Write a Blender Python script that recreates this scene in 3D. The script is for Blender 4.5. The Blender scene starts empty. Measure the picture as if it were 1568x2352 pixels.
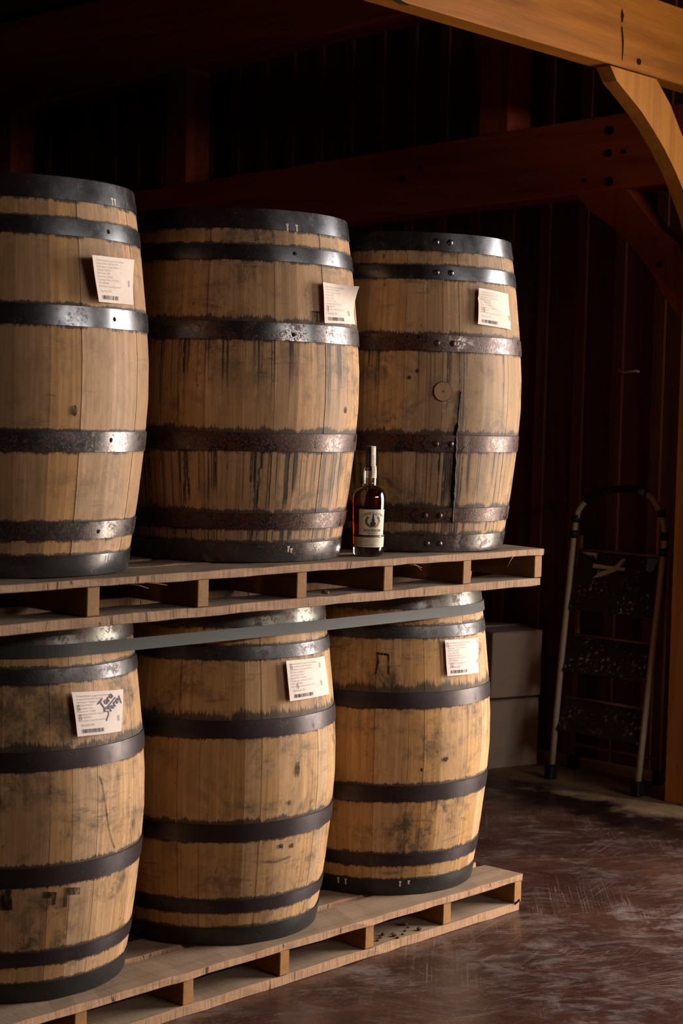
import bpy, bmesh, math, random
from mathutils import Vector, Matrix

rnd = random.Random(7)
SC = bpy.context.scene
COL = SC.collection

# ------------------------------------------------------------------ camera
CAM = Vector((-4.15094693, -3.12734481, 1.51788687))
YAW, PITCH, ROLL, FPX = 0.8119756, -0.0581895, 0.0245363, 3898.836
fwd0 = Vector((math.sin(YAW), math.cos(YAW), 0)); r0 = Vector((math.cos(YAW), -math.sin(YAW), 0)); up0 = Vector((0, 0, 1))
fwd = fwd0 * math.cos(PITCH) + up0 * math.sin(PITCH); up_ = up0 * math.cos(PITCH) - fwd0 * math.sin(PITCH)
rt = r0 * math.cos(ROLL) + up_ * math.sin(ROLL); up = up_ * math.cos(ROLL) - r0 * math.sin(ROLL)
cam_d = bpy.data.cameras.new('camera')
cam = bpy.data.objects.new('camera', cam_d); COL.objects.link(cam)
M = Matrix((rt, up, -fwd)).transposed().to_4x4(); M.translation = CAM
cam.matrix_world = M
cam_d.sensor_fit = 'HORIZONTAL'; cam_d.sensor_width = 24.0; cam_d.lens = FPX / 1568 * 24.0
cam_d.clip_start = 0.05; cam_d.clip_end = 100
cam_d.dof.use_dof = True; cam_d.dof.focus_distance = 4.75; cam_d.dof.aperture_fstop = 6.3
SC.camera = cam

# ------------------------------------------------------------------ world, daylight, exposure
world = bpy.data.worlds.new('world'); SC.world = world; world.use_nodes = True
bg = world.node_tree.nodes['Background']
bg.inputs['Color'].default_value = (1.0, 0.935, 0.87, 1); bg.inputs['Strength'].default_value = 5.0
DOOR_Y0, DOOR_Y1, DOOR_Z = -2.55, -0.75, 2.75          # doorway in the right-hand wall, out of frame
WALL_X = 1.98
pl = bpy.data.lights.new('doorway_daylight_portal', 'AREA'); pl.shape = 'RECTANGLE'
pl.size = DOOR_Z; pl.size_y = DOOR_Y1 - DOOR_Y0; pl.cycles.is_portal = True
po = bpy.data.objects.new('doorway_daylight_portal', pl); COL.objects.link(po)
po.location = (WALL_X + .10, (DOOR_Y0 + DOOR_Y1) / 2, DOOR_Z / 2); po.rotation_euler = (0, math.pi / 2, 0)
FILL_GAP = (-1.20, 1.50, 2.30, 2.75)                              # unseen opening added in the front wall to bring in fill light
pl2 = bpy.data.lights.new('fill_gap_portal', 'AREA'); pl2.shape = 'RECTANGLE'
pl2.size = FILL_GAP[1] - FILL_GAP[0]; pl2.size_y = FILL_GAP[3] - FILL_GAP[2]; pl2.cycles.is_portal = True
po2 = bpy.data.objects.new('fill_gap_portal', pl2); COL.objects.link(po2)
po2.location = ((FILL_GAP[0] + FILL_GAP[1]) / 2, -5.28, (FILL_GAP[2] + FILL_GAP[3]) / 2); po2.rotation_euler = (math.pi / 2, 0, 0)
sd = bpy.data.lights.new('sun', 'SUN'); sd.energy = 9.0; sd.angle = 0.01; sd.color = (1.0, 0.93, 0.84)
so = bpy.data.objects.new('sun', sd); COL.objects.link(so); so.location = (6, -6, 8)
so.rotation_euler = Vector((0.06, -0.60, -0.80)).to_track_quat('-Z', 'Y').to_euler()
SC.view_settings.view_transform = 'Standard'; SC.view_settings.look = 'None'
SC.view_settings.gamma = 1.0; SC.view_settings.use_curve_mapping = False
SC.view_settings.exposure = 2.10
SC.cycles.use_denoising = True
SC.cycles.max_bounces = 10; SC.cycles.transmission_bounces = 8; SC.cycles.diffuse_bounces = 5
SC.cycles.caustics_reflective = False; SC.cycles.caustics_refractive = False
SC.cycles.sample_clamp_indirect = 6.0

# ------------------------------------------------------------------ material helpers
def srgb(r, g, b):
    f = lambda c: (c / 255 / 12.92) if c <= 10.3 else ((c / 255 + 0.055) / 1.055) ** 2.4
    return (f(r), f(g), f(b), 1)

class NT:
    def __init__(s, name):
        s.m = bpy.data.materials.new(name); s.m.use_nodes = True
        s.t = s.m.node_tree; s.b = s.t.nodes['Principled BSDF']; s.x = 0
    def n(s, typ, **kw):
        nd = s.t.nodes.new(typ); s.x += 1; nd.location = (-1800 + 60 * s.x, (s.x % 9) * -180)
        for k, v in kw.items(): setattr(nd, k, v)
        return nd
    def l(s, a, b): s.t.links.new(a, b)
    def setv(s, sock, v):
        if hasattr(v, 'is_output') or isinstance(v, bpy.types.NodeSocket): s.l(v, sock)
        else: sock.default_value = v
    def obj(s): return s.n('ShaderNodeTexCoord').outputs['Object']
    def mapping(s, vec, scale=(1, 1, 1), loc=(0, 0, 0), rot=(0, 0, 0)):
        if any(rot) and scale != (1, 1, 1): vec = s.mapping(vec, rot=rot); rot = (0, 0, 0)   # turn first, then stretch
        m = s.n('ShaderNodeMapping'); s.l(vec, m.inputs['Vector'])
        m.inputs['Scale'].default_value = scale; m.inputs['Location'].default_value = loc; m.inputs['Rotation'].default_value = rot
        return m.outputs[0]
    def noise(s, vec, scale=1, detail=4, rough=.55, dist=0):
        m = s.n('ShaderNodeTexNoise'); s.l(vec, m.inputs['Vector'])
        m.inputs['Scale'].default_value = scale; m.inputs['Detail'].default_value = detail
        m.inputs['Roughness'].default_value = rough; m.inputs['Distortion'].default_value = dist
        return m.outputs['Fac']
    def ramp(s, fac, stops, interp='LINEAR'):
        m = s.n('ShaderNodeValToRGB'); s.l(fac, m.inputs[0]); cr = m.color_ramp; cr.interpolation = interp
        while len(cr.elements) > 1: cr.elements.remove(cr.elements[-1])
        for i, (p, c) in enumerate(stops):
            e = cr.elements[0] if i == 0 else cr.elements.new(p)
            e.position = p; e.color = c if hasattr(c, '__len__') else (c, c, c, 1)
        return m.outputs[0]
    def math(s, op, a, b=0, c=None, clamp=False):
        m = s.n('ShaderNodeMath', operation=op, use_clamp=clamp)
        s.setv(m.inputs[0], a); s.setv(m.inputs[1], b)
        if c is not None: s.setv(m.inputs[2], c)
        return m.outputs[0]
    def mr(s, v, a, b, c=0, d=1):
        m = s.n('ShaderNodeMapRange'); s.l(v, m.inputs[0])
        for i, q in enumerate((a, b, c, d)): m.inputs[i + 1].default_value = q
        return m.outputs[0]
    def mix(s, fac, a, b, blend='MIX'):
        m = s.n('ShaderNodeMix', data_type='RGBA', blend_type=blend)
        s.setv(m.inputs[0], fac); s.setv(m.inputs[6], a); s.setv(m.inputs[7], b)
        return m.outputs[2]
    def bump(s, h, strength=.3, dist=.002):
        m = s.n('ShaderNodeBump'); m.inputs['Strength'].default_value = strength; m.inputs['Distance'].default_value = dist
        s.l(h, m.inputs['Height']); s.l(m.outputs[0], s.b.inputs['Normal'])
    def sep(s, v):
        m = s.n('ShaderNodeSeparateXYZ'); s.l(v, m.inputs[0]); return m.outputs
    def rand(s): return s.n('ShaderNodeObjectInfo').outputs['Random']
    def out(s, color=None, rough=None, metal=None, spec=None):
        if color is not None: s.setv(s.b.inputs['Base Color'], color)
        if rough is not None: s.setv(s.b.inputs['Roughness'], rough)
        if metal is not None: s.setv(s.b.inputs['Metallic'], metal)
        if spec is not None: s.setv(s.b.inputs['Specular IOR Level'], spec)
        return s.m

H = 0.90

def stave_material(name, base, off, bands, grey=0.0, smudge=.5):
    """oak of one barrel; bands = list of (z_low, z_high, stain_up_from_lower_hoop, drip_length_below_upper_hoop, drip_amount)"""
    t = NT(name); o = t.obj(); z = t.sep(o)[2]
    # coordinates that follow the staves: direction round the axis, and height
    nv = t.n('ShaderNodeVectorMath', operation='NORMALIZE'); t.l(t.mapping(o, (1, 1, 0)), nv.inputs[0])
    cz = t.n('ShaderNodeCombineXYZ'); t.l(z, cz.inputs[2])
    av = t.n('ShaderNodeVectorMath', operation='MULTIPLY_ADD'); t.l(nv.outputs[0], av.inputs[0]); av.inputs[1].default_value = (.325, .325, 0); t.l(cz.outputs[0], av.inputs[2])
    sh = t.mapping(av.outputs[0], loc=off)
    g1 = t.noise(t.mapping(sh, (70, 70, 2.2)), 1, 5, .65)
    g2 = t.noise(t.mapping(sh, (260, 260, 9)), 1, 3, .6)
    g3 = t.noise(t.mapping(sh, (14, 14, 1.3)), 1, 3, .5)
    g4 = t.noise(t.mapping(sh, (150, 150, 1.6)), 1, 4, .7)
    r = t.rand()
    base = (base[0] * .97, base[1] * .98, base[2] * 1.03, 1); c = [x for x in base[:3]]
    lo = (c[0] * .64, c[1] * .60, c[2] * .54, 1); hi = (min(1, c[0] * 1.20), c[1] * 1.22, c[2] * 1.26, 1)
    col = t.ramp(g1, [(.30, lo), (.5, base), (.70, hi)])
    col = t.mix(t.mr(g2, .40, .68, 0, .55), col, lo)
    col = t.mix(t.mr(g4, .46, .66, 0, .6), col, (c[0] * .52, c[1] * .46, c[2] * .38, 1))
    col = t.mix(t.mr(g3, .35, .7, 0, .45), col, (c[0] * .8, c[1] * .70, c[2] * .55, 1))
    # every stave has its own tone
    hsv = t.n('ShaderNodeHueSaturation'); t.l(col, hsv.inputs['Color'])
    t.l(t.mr(r, 0, 1, .88, 1.12), hsv.inputs['Value']); hsv.inputs['Hue'].default_value = .5
    t.l(t.mr(t.math('FRACT', t.math('MULTIPLY', r, 7.31)), 0, 1, .92, 1.08), hsv.inputs['Saturation'])
    col = hsv.outputs[0]
    # weathered grey dirt, soft horizontal rubs round the bilge, small dark specks
    d1 = t.noise(t.mapping(sh, (5, 5, 7)), 1, 6, .68, .6)
    d2 = t.noise(t.mapping(sh, (22, 22, 16)), 1, 5, .75, .3)
    dm = t.math('MULTIPLY', t.mr(d1, .47, .62), t.mr(d2, .42, .58), clamp=True)
    col = t.mix(t.math('MULTIPLY', dm, smudge), col, (.050, .040, .031, 1))
    d5 = t.noise(t.mapping(sh, (9, 9, 60)), 1, 4, .7, .4)
    d6 = t.noise(t.mapping(sh, (3.2, 3.2, 5)), 1, 3, .6)
    rub = t.math('MULTIPLY', t.mr(d5, .56, .68), t.mr(d6, .50, .62), clamp=True)
    col = t.mix(t.math('MULTIPLY', rub, .7 * smudge + .15), col, (.040, .034, .030, 1))
    d7 = t.noise(t.mapping(sh, (46, 46, 34)), 1, 3, .6)
    col = t.mix(t.math('MULTIPLY', t.mr(d7, .70, .76), .75), col, (.025, .018, .013, 1))
    d3 = t.noise(t.mapping(sh, (3, 3, 1.1)), 1, 4, .6)
    col = t.mix(t.math('MULTIPLY', t.mr(d3, .44, .66), .50 + grey), col, (c[0] * .46, c[1] * .46, c[2] * .52, 1))
    d8 = t.noise(t.mapping(sh, (30, 30, 11)), 1, 6, .75, .5)
    col = t.mix(t.math('MULTIPLY', t.mr(d8, .48, .66), .38), col, (c[0] * .40, c[1] * .38, c[2] * .38, 1))
    # iron stains and leak drips by height
    stops = [(0, 0)]
    drip = [(0, 0)]
    for (z0, z1, up, dl, da) in bands:
        a, b = z0 / H, z1 / H
        stops += [(a + .0005, .85), (a + max(.004, up * .35 / H), .42), (a + up / H, 0.0), (b - .012 / 1, 0.0), (b - .004, .45)]
        drip += [(a + .0004, da * .45 if dl > (z1 - z0) else 0), (max(a + .001, b - dl / H), da * .4 if dl > (z1 - z0) else 0), (max(a + .002, b - dl * .3 / H), da * .8), (b - .001, da)]
    stops = sorted(stops)[:32]; drip = sorted(drip)[:32]
    zz = t.math('DIVIDE', z, H)
    sv = t.ramp(zz, stops); dv = t.ramp(zz, drip)
    e1 = t.noise(t.mapping(sh, (170, 170, 3)), 1, 5, .8)
    e3 = t.noise(t.mapping(sh, (26, 26, 2)), 1, 2, .5)
    em = t.mr(t.math('ADD', t.math('MULTIPLY', sv, t.mr(e3, .3, .7, .45, 1.1)), e1), .77, .88)
    wob = t.noise(t.mapping(sh, (7, 7, 9)), 1, 4, .65)
    wv = t.n('ShaderNodeVectorMath', operation='ADD'); cw = t.n('ShaderNodeCombineXYZ'); q_ = t.mr(wob, 0, 1, -.0045, .0045); t.l(q_, cw.inputs[0]); t.l(q_, cw.inputs[1])
    t.l(sh, wv.inputs[0]); t.l(cw.outputs[0], wv.inputs[1])
    e2 = t.noise(t.mapping(wv.outputs[0], (46, 46, .10)), 1, 2, .5)
    line = t.mr(t.math('ABSOLUTE', t.math('SUBTRACT', e2, .5)), .008, .036, 1, 0)
    pres = t.noise(t.mapping(sh, (34, 34, .25)), 1, 2, .5)
    pm = t.mr(t.math('ADD', t.math('MULTIPLY', dv, .50), pres), .71, .82)
    dm2 = t.math('MULTIPLY', t.math('MULTIPLY', line, pm), .97)
    halo = t.math('MULTIPLY', t.math('MULTIPLY', t.mr(t.math('ABSOLUTE', t.math('SUBTRACT', e2, .5)), .01, .09, 1, 0), pm), .35)
    dm2 = t.math('MAXIMUM', dm2, halo)
    col = t.mix(t.math('MULTIPLY', em, .85), col, (.022, .020, .018, 1))
    col = t.mix(dm2, col, (.022, .020, .019, 1))
    t.bump(g1, .25, .0015)
    return t.out(col, .62, 0, .28)

def hoop_material(name, steel, rust_amt, rough, metal, off, rust_dark=(.050, .018, .010, 1), rust_hi=(.16, .050, .018, 1)):
    t = NT(name); o = t.mapping(t.obj(), loc=off)
    n1 = t.noise(o, 26, 5, .7); n2 = t.noise(o, 190, 3, .65); n3 = t.noise(t.mapping(o, (60, 60, 9)), 1, 4, .7)
    st = t.mix(t.mr(n1, .35, .7), steel, tuple([x * .55 for x in steel[:3]] + [1]))
    mask = t.mr(t.math('ADD', t.math('MULTIPLY', n1, .50), t.math('MULTIPLY', n2, .50)), .615 - rust_amt * .22, .665 - rust_amt * .22)
    drip = t.mr(n3, .78 - rust_amt * .28, .86 - rust_amt * .28)
    mask = t.math('MAXIMUM', mask, drip)
    rust = t.mix(t.mr(n2, .48, .72), rust_dark, rust_hi)
    col = t.mix(mask, st, rust)
    met = t.math('MULTIPLY', t.math('SUBTRACT', 1.0, t.math('MULTIPLY', mask, .75)), metal)
    ro = t.math('ADD', t.mr(n1, .3, .7, rough - .07, rough + .08), t.math('MULTIPLY', mask, .12))
    t.bump(t.math('MULTIPLY', n2, t.math('ADD', t.math('MULTIPLY', mask, 1.0), .06)), .35, .0007)
    return t.out(col, ro, met, .5)

def plank_material(name, base, axis, rough=.6, contrast=.35, crack=.5, dust=None, saw=False, spec=.3, knots=0.0):
    """timber with grain along the given local axis"""
    t = NT(name); o = t.obj()
    r = t.rand(); comb = t.n('ShaderNodeCombineXYZ')
    for i in range(3): t.l(t.math('MULTIPLY', r, 17.3 + 9 * i), comb.inputs[i])
    ad = t.n('ShaderNodeVectorMath', operation='ADD'); t.l(o, ad.inputs[0]); t.l(comb.outputs[0], ad.inputs[1]); o2 = ad.outputs[0]
    sc = lambda lo, hi: tuple(lo if i == axis else hi for i in range(3))
    g1 = t.noise(t.mapping(o2, sc(1.2, 24)), 1, 5, .62, .35); g2 = t.noise(t.mapping(o2, sc(4, 160)), 1, 4, .65)
    g3 = t.noise(t.mapping(o2, sc(.5, 3)), 1, 3, .6)
    c = base[:3]
    lo = (c[0] * (1 - contrast), c[1] * (1 - contrast * 1.12), c[2] * (1 - contrast * 1.25), 1)
    hi = tuple([min(1, x * (1 + contrast * .55)) for x in c] + [1])
    col = t.ramp(g1, [(.28, lo), (.5, base), (.74, hi)])
    col = t.mix(t.mr(g2, .4, .75, 0, .5), col, lo)
    col = t.mix(t.mr(g3, .4, .75, 0, .5), col, lo)
    cr = t.noise(t.mapping(o2, sc(1.0, 38)), 1, 2, .4, .2)
    line = t.math('MULTIPLY', t.mr(t.math('ABSOLUTE', t.math('SUBTRACT', cr, .5)), .000, .006, 1, 0), t.mr(g3, .5, .56))
    col = t.mix(t.math('MULTIPLY', line, crack), col, (c[0] * .12, c[1] * .08, c[2] * .06, 1))
    if knots:
        vo = t.n('ShaderNodeTexVoronoi'); vo.inputs['Scale'].default_value = 1.0; t.l(t.mapping(o2, sc(2.2, 5.5)), vo.inputs['Vector'])
        col = t.mix(t.math('MULTIPLY', t.mr(vo.outputs['Distance'], .05, .13, 1, 0), knots), col, (c[0] * .14, c[1] * .09, c[2] * .06, 1))
    if saw:
        nor = t.n('ShaderNodeNewGeometry').outputs['Normal']; ny = t.math('ABSOLUTE', t.sep(nor)[1])
        s1 = t.noise(t.mapping(o2, (150, 20, 14)), 1, 4, .7); s2 = t.noise(t.mapping(o2, (38, 2, 3)), 1, 1, .5); s3 = t.noise(t.mapping(o2, (9, 2, 2)), 1, 2, .5)
        front = t.mix(t.mr(s1, .35, .7, 0, .75), (c[0] * 1.65, c[1] * 1.36, c[2] * 1.12, 1), (c[0] * .70, c[1] * .52, c[2] * .42, 1))
        front = t.mix(t.math('MULTIPLY', t.mr(t.math('ABSOLUTE', t.math('SUBTRACT', s2, .5)), .004, .011, .9, 0), t.mr(s3, .48, .54)), front, (.05, .03, .02, 1))
        col = t.mix(t.mr(ny, .6, .8), col, front)
        t.bump(t.math('ADD', g2, s1), .5, .002)
    else:
        t.bump(t.math('ADD', g2, t.math('MULTIPLY', line, -1.5)), .22, .0015)
    if dust is not None:
        du = t.noise(o2, 9, 6, .7); up_n = t.sep(t.n('ShaderNodeNewGeometry').outputs['Normal'])[2]
        col = t.mix(t.math('MULTIPLY', t.mr(du, .25, .7), t.mr(up_n, .5, .9, 0, .8)), col, dust)
    return t.out(col, rough, 0, spec)

def plain(name, col, rough=.5, metal=0, spec=.5, var=0.0, scale=40):
    t = NT(name)
    if var:
        n = t.noise(t.obj(), scale, 4, .6)
        col = t.mix(t.mr(n, .3, .7), tuple([x * (1 - var) for x in col[:3]] + [1]), tuple([min(1, x * (1 + var)) for x in col[:3]] + [1]))
    return t.out(col, rough, metal, spec)

# ------------------------------------------------------------------ geometry helpers
def put(name, me, mat=None, parent=None, loc=None):
    o = bpy.data.objects.new(name, me); COL.objects.link(o)
    if mat is not None and len(me.materials) == 0: me.materials.append(mat)
    if parent is not None: o.parent = parent
    if loc is not None: o.location = loc
    return o
def mesh(name, verts, faces, smooth=False):
    me = bpy.data.meshes.new(name); me.from_pydata([tuple(v) for v in verts], [], faces); me.validate(); me.update()
    if smooth: me.polygons.foreach_set('use_smooth', [True] * len(me.polygons))
    return me
def tag(o, label=None, cat=None, group=None, kind=None):
    if label: o['label'] = label
    if cat: o['category'] = cat
    if group: o['group'] = group
    if kind: o['kind'] = kind
    return o
def empty(name, loc, label=None, cat=None, group=None, rz=0):
    o = bpy.data.objects.new(name, None); COL.objects.link(o); o.location = loc; o.rotation_euler = (0, 0, rz)
    o.empty_display_size = .1
    return tag(o, label, cat, group)
def bm_mesh(name, bm, smooth=False):
    me = bpy.data.meshes.new(name); bmesh.ops.recalc_face_normals(bm, faces=bm.faces[:]); bm.to_mesh(me); bm.free()
    if smooth: me.polygons.foreach_set('use_smooth', [True] * len(me.polygons))
    return me
def box_mesh(name, lo, hi, bevel=0.0, jitter=0.0, segs=(1, 1, 1)):
    """rectangular timber: optional chamfered edges and slightly uneven sawn faces"""
    nx, ny, nz = segs; bm = bmesh.new()
    bmesh.ops.create_cube(bm, size=1)
    for v in bm.verts: v.co = Vector([lo[i] + (v.co[i] + .5) * (hi[i] - lo[i]) for i in range(3)])
    for ax, n in enumerate(segs):
        for k in range(1, n):
            p = Vector((0, 0, 0)); p[ax] = lo[ax] + (hi[ax] - lo[ax]) * k / n
            nn = Vector((0, 0, 0)); nn[ax] = 1
            bmesh.ops.bisect_plane(bm, geom=bm.verts[:] + bm.edges[:] + bm.faces[:], plane_co=p, plane_no=nn)
    if jitter:
        for v in bm.verts: v.co += Vector((rnd.uniform(-1, 1), rnd.uniform(-1, 1), rnd.uniform(-1, 1))) * jitter
    if bevel:
        es = [e for e in bm.edges if len(e.link_faces) == 2 and e.calc_face_angle(0) > .6]
        bmesh.ops.bevel(bm, geom=es, offset=bevel, segments=1, affect='EDGES', clamp_overlap=True)
    return bm_mesh(name, bm)
def hexa(name, c, bevel=0.0):
    """eight corners: bottom ring then top ring"""
    bm = bmesh.new(); v = [bm.verts.new(p) for p in c]
    for f in ((0, 3, 2, 1), (4, 5, 6, 7), (0, 1, 5, 4), (1, 2, 6, 5), (2, 3, 7, 6), (3, 0, 4, 7)): bm.faces.new([v[i] for i in f])
    if bevel: bmesh.ops.bevel(bm, geom=bm.edges[:], offset=bevel, segments=1, affect='EDGES', clamp_overlap=True)
    return bm_mesh(name, bm)
def prism(name, pts, d, bevel=0.0):
    """polygon pts (3-D list) pushed along vector d"""
    bm = bmesh.new(); a = [bm.verts.new(p) for p in pts]; b = [bm.verts.new(Vector(p) + Vector(d)) for p in pts]
    n = len(pts); bm.faces.new(a); bm.faces.new(b[::-1])
    for i in range(n): bm.faces.new((a[i], a[(i + 1) % n], b[(i + 1) % n], b[i]))
    if bevel: bmesh.ops.bevel(bm, geom=[e for e in bm.edges if e.calc_face_angle(0) > .6], offset=bevel, segments=1, affect='EDGES', clamp_overlap=True)
    return bm_mesh(name, bm)
def tube_mesh(name, pts, r, seg=12, caps=True):
    pts = [Vector(p) for p in pts]; V = []; F = []; prev = None
    for i, p in enumerate(pts):
        d = (pts[min(i + 1, len(pts) - 1)] - pts[max(i - 1, 0)]).normalized()
        u = d.orthogonal().normalized() if prev is None else (prev - d * prev.dot(d)).normalized()
        prev = u; w = d.cross(u); rr = r[i] if hasattr(r, '__len__') else r
        for k in range(seg):
            a = 2 * math.pi * k / seg; V.append(p + (u * math.cos(a) + w * math.sin(a)) * rr)
    for i in range(len(pts) - 1):
        for k in range(seg):
            F.append((i * seg + k, i * seg + (k + 1) % seg, (i + 1) * seg + (k + 1) % seg, (i + 1) * seg + k))
    me_f = F + ([tuple(range(seg))[::-1], tuple(range((len(pts) - 1) * seg, len(pts) * seg))] if caps else [])
    me = mesh(name, V, me_f, True)
    return me
def lathe(name, prof, seg=48, smooth=True):
    V = []; F = []; rows = []
    for (r, z) in prof:
        if r < 1e-6: rows.append([len(V)]); V.append((0, 0, z))
        else:
            rows.append(list(range(len(V), len(V) + seg)))
            V += [(r * math.cos(2 * math.pi * k / seg), r * math.sin(2 * math.pi * k / seg), z) for k in range(seg)]
    for a, b in zip(rows, rows[1:]):
        for k in range(seg):
            k2 = (k + 1) % seg
            if len(a) == 1 and len(b) > 1: F.append((a[0], b[k2], b[k]))
            elif len(b) == 1 and len(a) > 1: F.append((a[k], a[k2], b[0]))
            elif len(a) > 1: F.append((a[k], a[k2], b[k2], b[k]))
    bm = bmesh.new(); vs = [bm.verts.new(v) for v in V]
    for f in F: bm.faces.new([vs[i] for i in f])
    return bm_mesh(name, bm, smooth)
def smooth_by_angle(me, ang=.6):
    me.polygons.foreach_set('use_smooth', [True] * len(me.polygons))
    bm = bmesh.new(); bm.from_mesh(me)
    for e in bm.edges:
        if len(e.link_faces) == 2 and e.calc_face_angle(0) > ang: e.smooth = False
    bm.to_mesh(me); bm.free(); return me

_txt = {}
def text_tris(body, size=1.0, align='LEFT', spacing=1.0, weight=0.0, line=1.0):
    cu = bpy.data.curves.new('print', 'FONT'); cu.body = body; cu.size = size; cu.align_x = align
    cu.space_character = spacing; cu.space_line = line; cu.resolution_u = 2; cu.offset = weight
    o = bpy.data.objects.new('print', cu); COL.objects.link(o)
    bpy.context.view_layer.update()
    dg = bpy.context.evaluated_depsgraph_get(); me = bpy.data.meshes.new_from_object(o.evaluated_get(dg))
    V = [v.co.copy() for v in me.vertices]; F = [tuple(p.vertices) for p in me.polygons]
    bpy.data.objects.remove(o); bpy.data.curves.remove(cu); bpy.data.meshes.remove(me)
    return V, F
class Print:
    """flat print collected in label coordinates (u, v) and laid on a surface"""
    def __init__(s): s.V = []; s.F = []
    def text(s, body, u, v, size, rot=0.0, **kw):
        V, F = text_tris(body, size, **kw); b = len(s.V); c, q = math.cos(rot), math.sin(rot)
        s.V += [(u + p.x * c - p.y * q, v + p.x * q + p.y * c) for p in V]; s.F += [tuple(i + b for i in f) for f in F]
    def poly(s, pts):
        b = len(s.V); s.V += list(pts); s.F.append(tuple(range(b, b + len(pts))))
    def rect(s, u0, v0, u1, v1, n=1):
        for k in range(n):
            a = u0 + (u1 - u0) * k / n; b = u0 + (u1 - u0) * (k + 1) / n
            s.poly([(a, v0), (b, v0), (b, v1), (a, v1)])
    def stroke(s, pts, w):
        for i, ((x0, y0), (x1, y1)) in enumerate(zip(pts, pts[1:])):
            dx, dy = x1 - x0, y1 - y0; L = math.hypot(dx, dy) or 1; nx, ny = -dy / L * w / 2, dx / L * w / 2; ex, ey = dx / L * w * .3, dy / L * w * .3
            s.poly([(x0 + nx - ex, y0 + ny - ey), (x0 - nx - ex, y0 - ny - ey), (x1 - nx + ex, y1 - ny + ey), (x1 + nx + ex, y1 + ny + ey)])
    def lay(s, name, fn, mat, parent):
        return put(name, mesh(name, [fn(u, v) for u, v in s.V], s.F), mat, parent)

# ------------------------------------------------------------------ materials
M_floor = None
def floor_material():
    t = NT('stained_concrete'); o = t.obj(); x, y, z = t.sep(o)
    n1 = t.noise(o, 2.2, 6, .65, .4); n2 = t.noise(o, 9, 6, .7, .5); n3 = t.noise(o, 45, 5, .7)
    col = t.ramp(n1, [(.3, srgb(42, 21, 16)), (.5, srgb(62, 34, 26)), (.7, srgb(84, 53, 40))])
    col = t.mix(t.mr(n2, .45, .7, 0, .65), col, srgb(40, 24, 20))
    # pale scuffs and dust, streaked two ways
    s1 = t.noise(t.mapping(o, (5, 7, 1), rot=(0, 0, .75)), 1, 14, .80, .9)
    s2 = t.noise(t.mapping(o, (5, 17, 1), rot=(0, 0, .55)), 1, 12, .80, .6)
    big = t.noise(o, 1.3, 5, .62, .8)
    dm = t.math('MULTIPLY', t.mr(t.math('ADD', t.math('MULTIPLY', s1, .55), t.math('MULTIPLY', s2, .45)), .49, .65), t.mr(big, .35, .60), clamp=True)
    col = t.mix(t.math('MULTIPLY', dm, .72), col, srgb(158, 146, 143))
    n4 = t.noise(t.mapping(o, (90, 60, 1), rot=(0, 0, .6)), 1, 5, .75)
    f1 = t.math('MULTIPLY', t.mr(n4, .56, .68), t.mr(s1, .44, .58), clamp=True)
    col = t.mix(t.math('MULTIPLY', f1, .55), col, srgb(150, 128, 116))
    # fine scratches
    for rot, sc_ in ((.3, 1.0), (-.7, .8), (1.2, 1.1), (.62, .7), (-.25, .9)):
        sc1 = t.noise(t.mapping(o, (.8 * sc_, 85, 1), rot=(0, 0, rot)), 1, 2, .5, .05)
        lm = t.math('MULTIPLY', t.mr(t.math('ABSOLUTE', t.math('SUBTRACT', sc1, .5)), .0, .010, 1, 0), t.mr(t.noise(t.mapping(o, loc=(rot * 9, 3, 0)), 2.2, 3, .6), .50, .66), clamp=True)
        col = t.mix(t.math('MULTIPLY', lm, .38), col, srgb(186, 158, 140))
    # tan dusty strip along the wall, darker maroon band before it
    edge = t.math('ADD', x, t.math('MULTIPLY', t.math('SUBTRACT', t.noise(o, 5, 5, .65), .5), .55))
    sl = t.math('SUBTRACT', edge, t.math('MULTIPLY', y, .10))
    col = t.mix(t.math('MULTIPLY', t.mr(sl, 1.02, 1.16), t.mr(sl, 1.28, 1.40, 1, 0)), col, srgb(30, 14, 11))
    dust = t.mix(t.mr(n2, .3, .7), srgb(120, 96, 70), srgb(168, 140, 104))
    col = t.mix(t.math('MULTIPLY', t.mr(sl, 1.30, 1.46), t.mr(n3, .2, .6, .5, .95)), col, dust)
    ro = t.math('ADD', t.mr(n2, .3, .7, .24, .42), t.math('ADD', t.math('MULTIPLY', dm, .22), t.mr(sl, 1.25, 1.4, 0, .3)))
    t.bump(t.math('ADD', n3, t.math('MULTIPLY', n2, .6)), .25, .003)
    return t.out(col, ro, 0, .42)
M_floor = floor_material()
M_wall = plank_material('dark_board', srgb(98, 52, 34), 2, .7, .5, .6)
M_batten = plank_material('dark_batten', srgb(112, 60, 37), 2, .65, .45, .5)
M_slab = plain('dark_wood_wall', srgb(70, 40, 28), .8, 0, .3, .3, 6)
M_ground = plain('gravel_ground', srgb(178, 170, 160), .9, 0, .3, .2, 3)
M_girt = plank_material('red_brown_timber', srgb(148, 62, 30), 1, .55, .42, .9, dust=srgb(190, 170, 150))
M_strut = plank_material('red_brown_upright', srgb(140, 58, 30), 2, .6, .4, .6)
M_tie = plank_material('honey_pine_beam', srgb(152, 94, 32), 0, .42, .42, .9, knots=.0)
M_post = plank_material('honey_pine_post', srgb(186, 118, 62), 2, .45, .32, .9, knots=.75)
M_brace = plank_material('honey_pine_brace', srgb(164, 106, 42), 2, .42, .40, .6)
M_brace2 = plank_material('red_brown_brace', srgb(150, 66, 32), 2, .55, .4, .6)
M_hole = plain('dark_peg', srgb(30, 12, 6), .8, 0, .1)
M_iron = plain('black_iron', srgb(26, 22, 20), .45, .6)
M_deckU = plank_material('grey_pallet_deck', srgb(136, 118, 102), 0, .8, .35, .6, saw=True, spec=.15)
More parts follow.
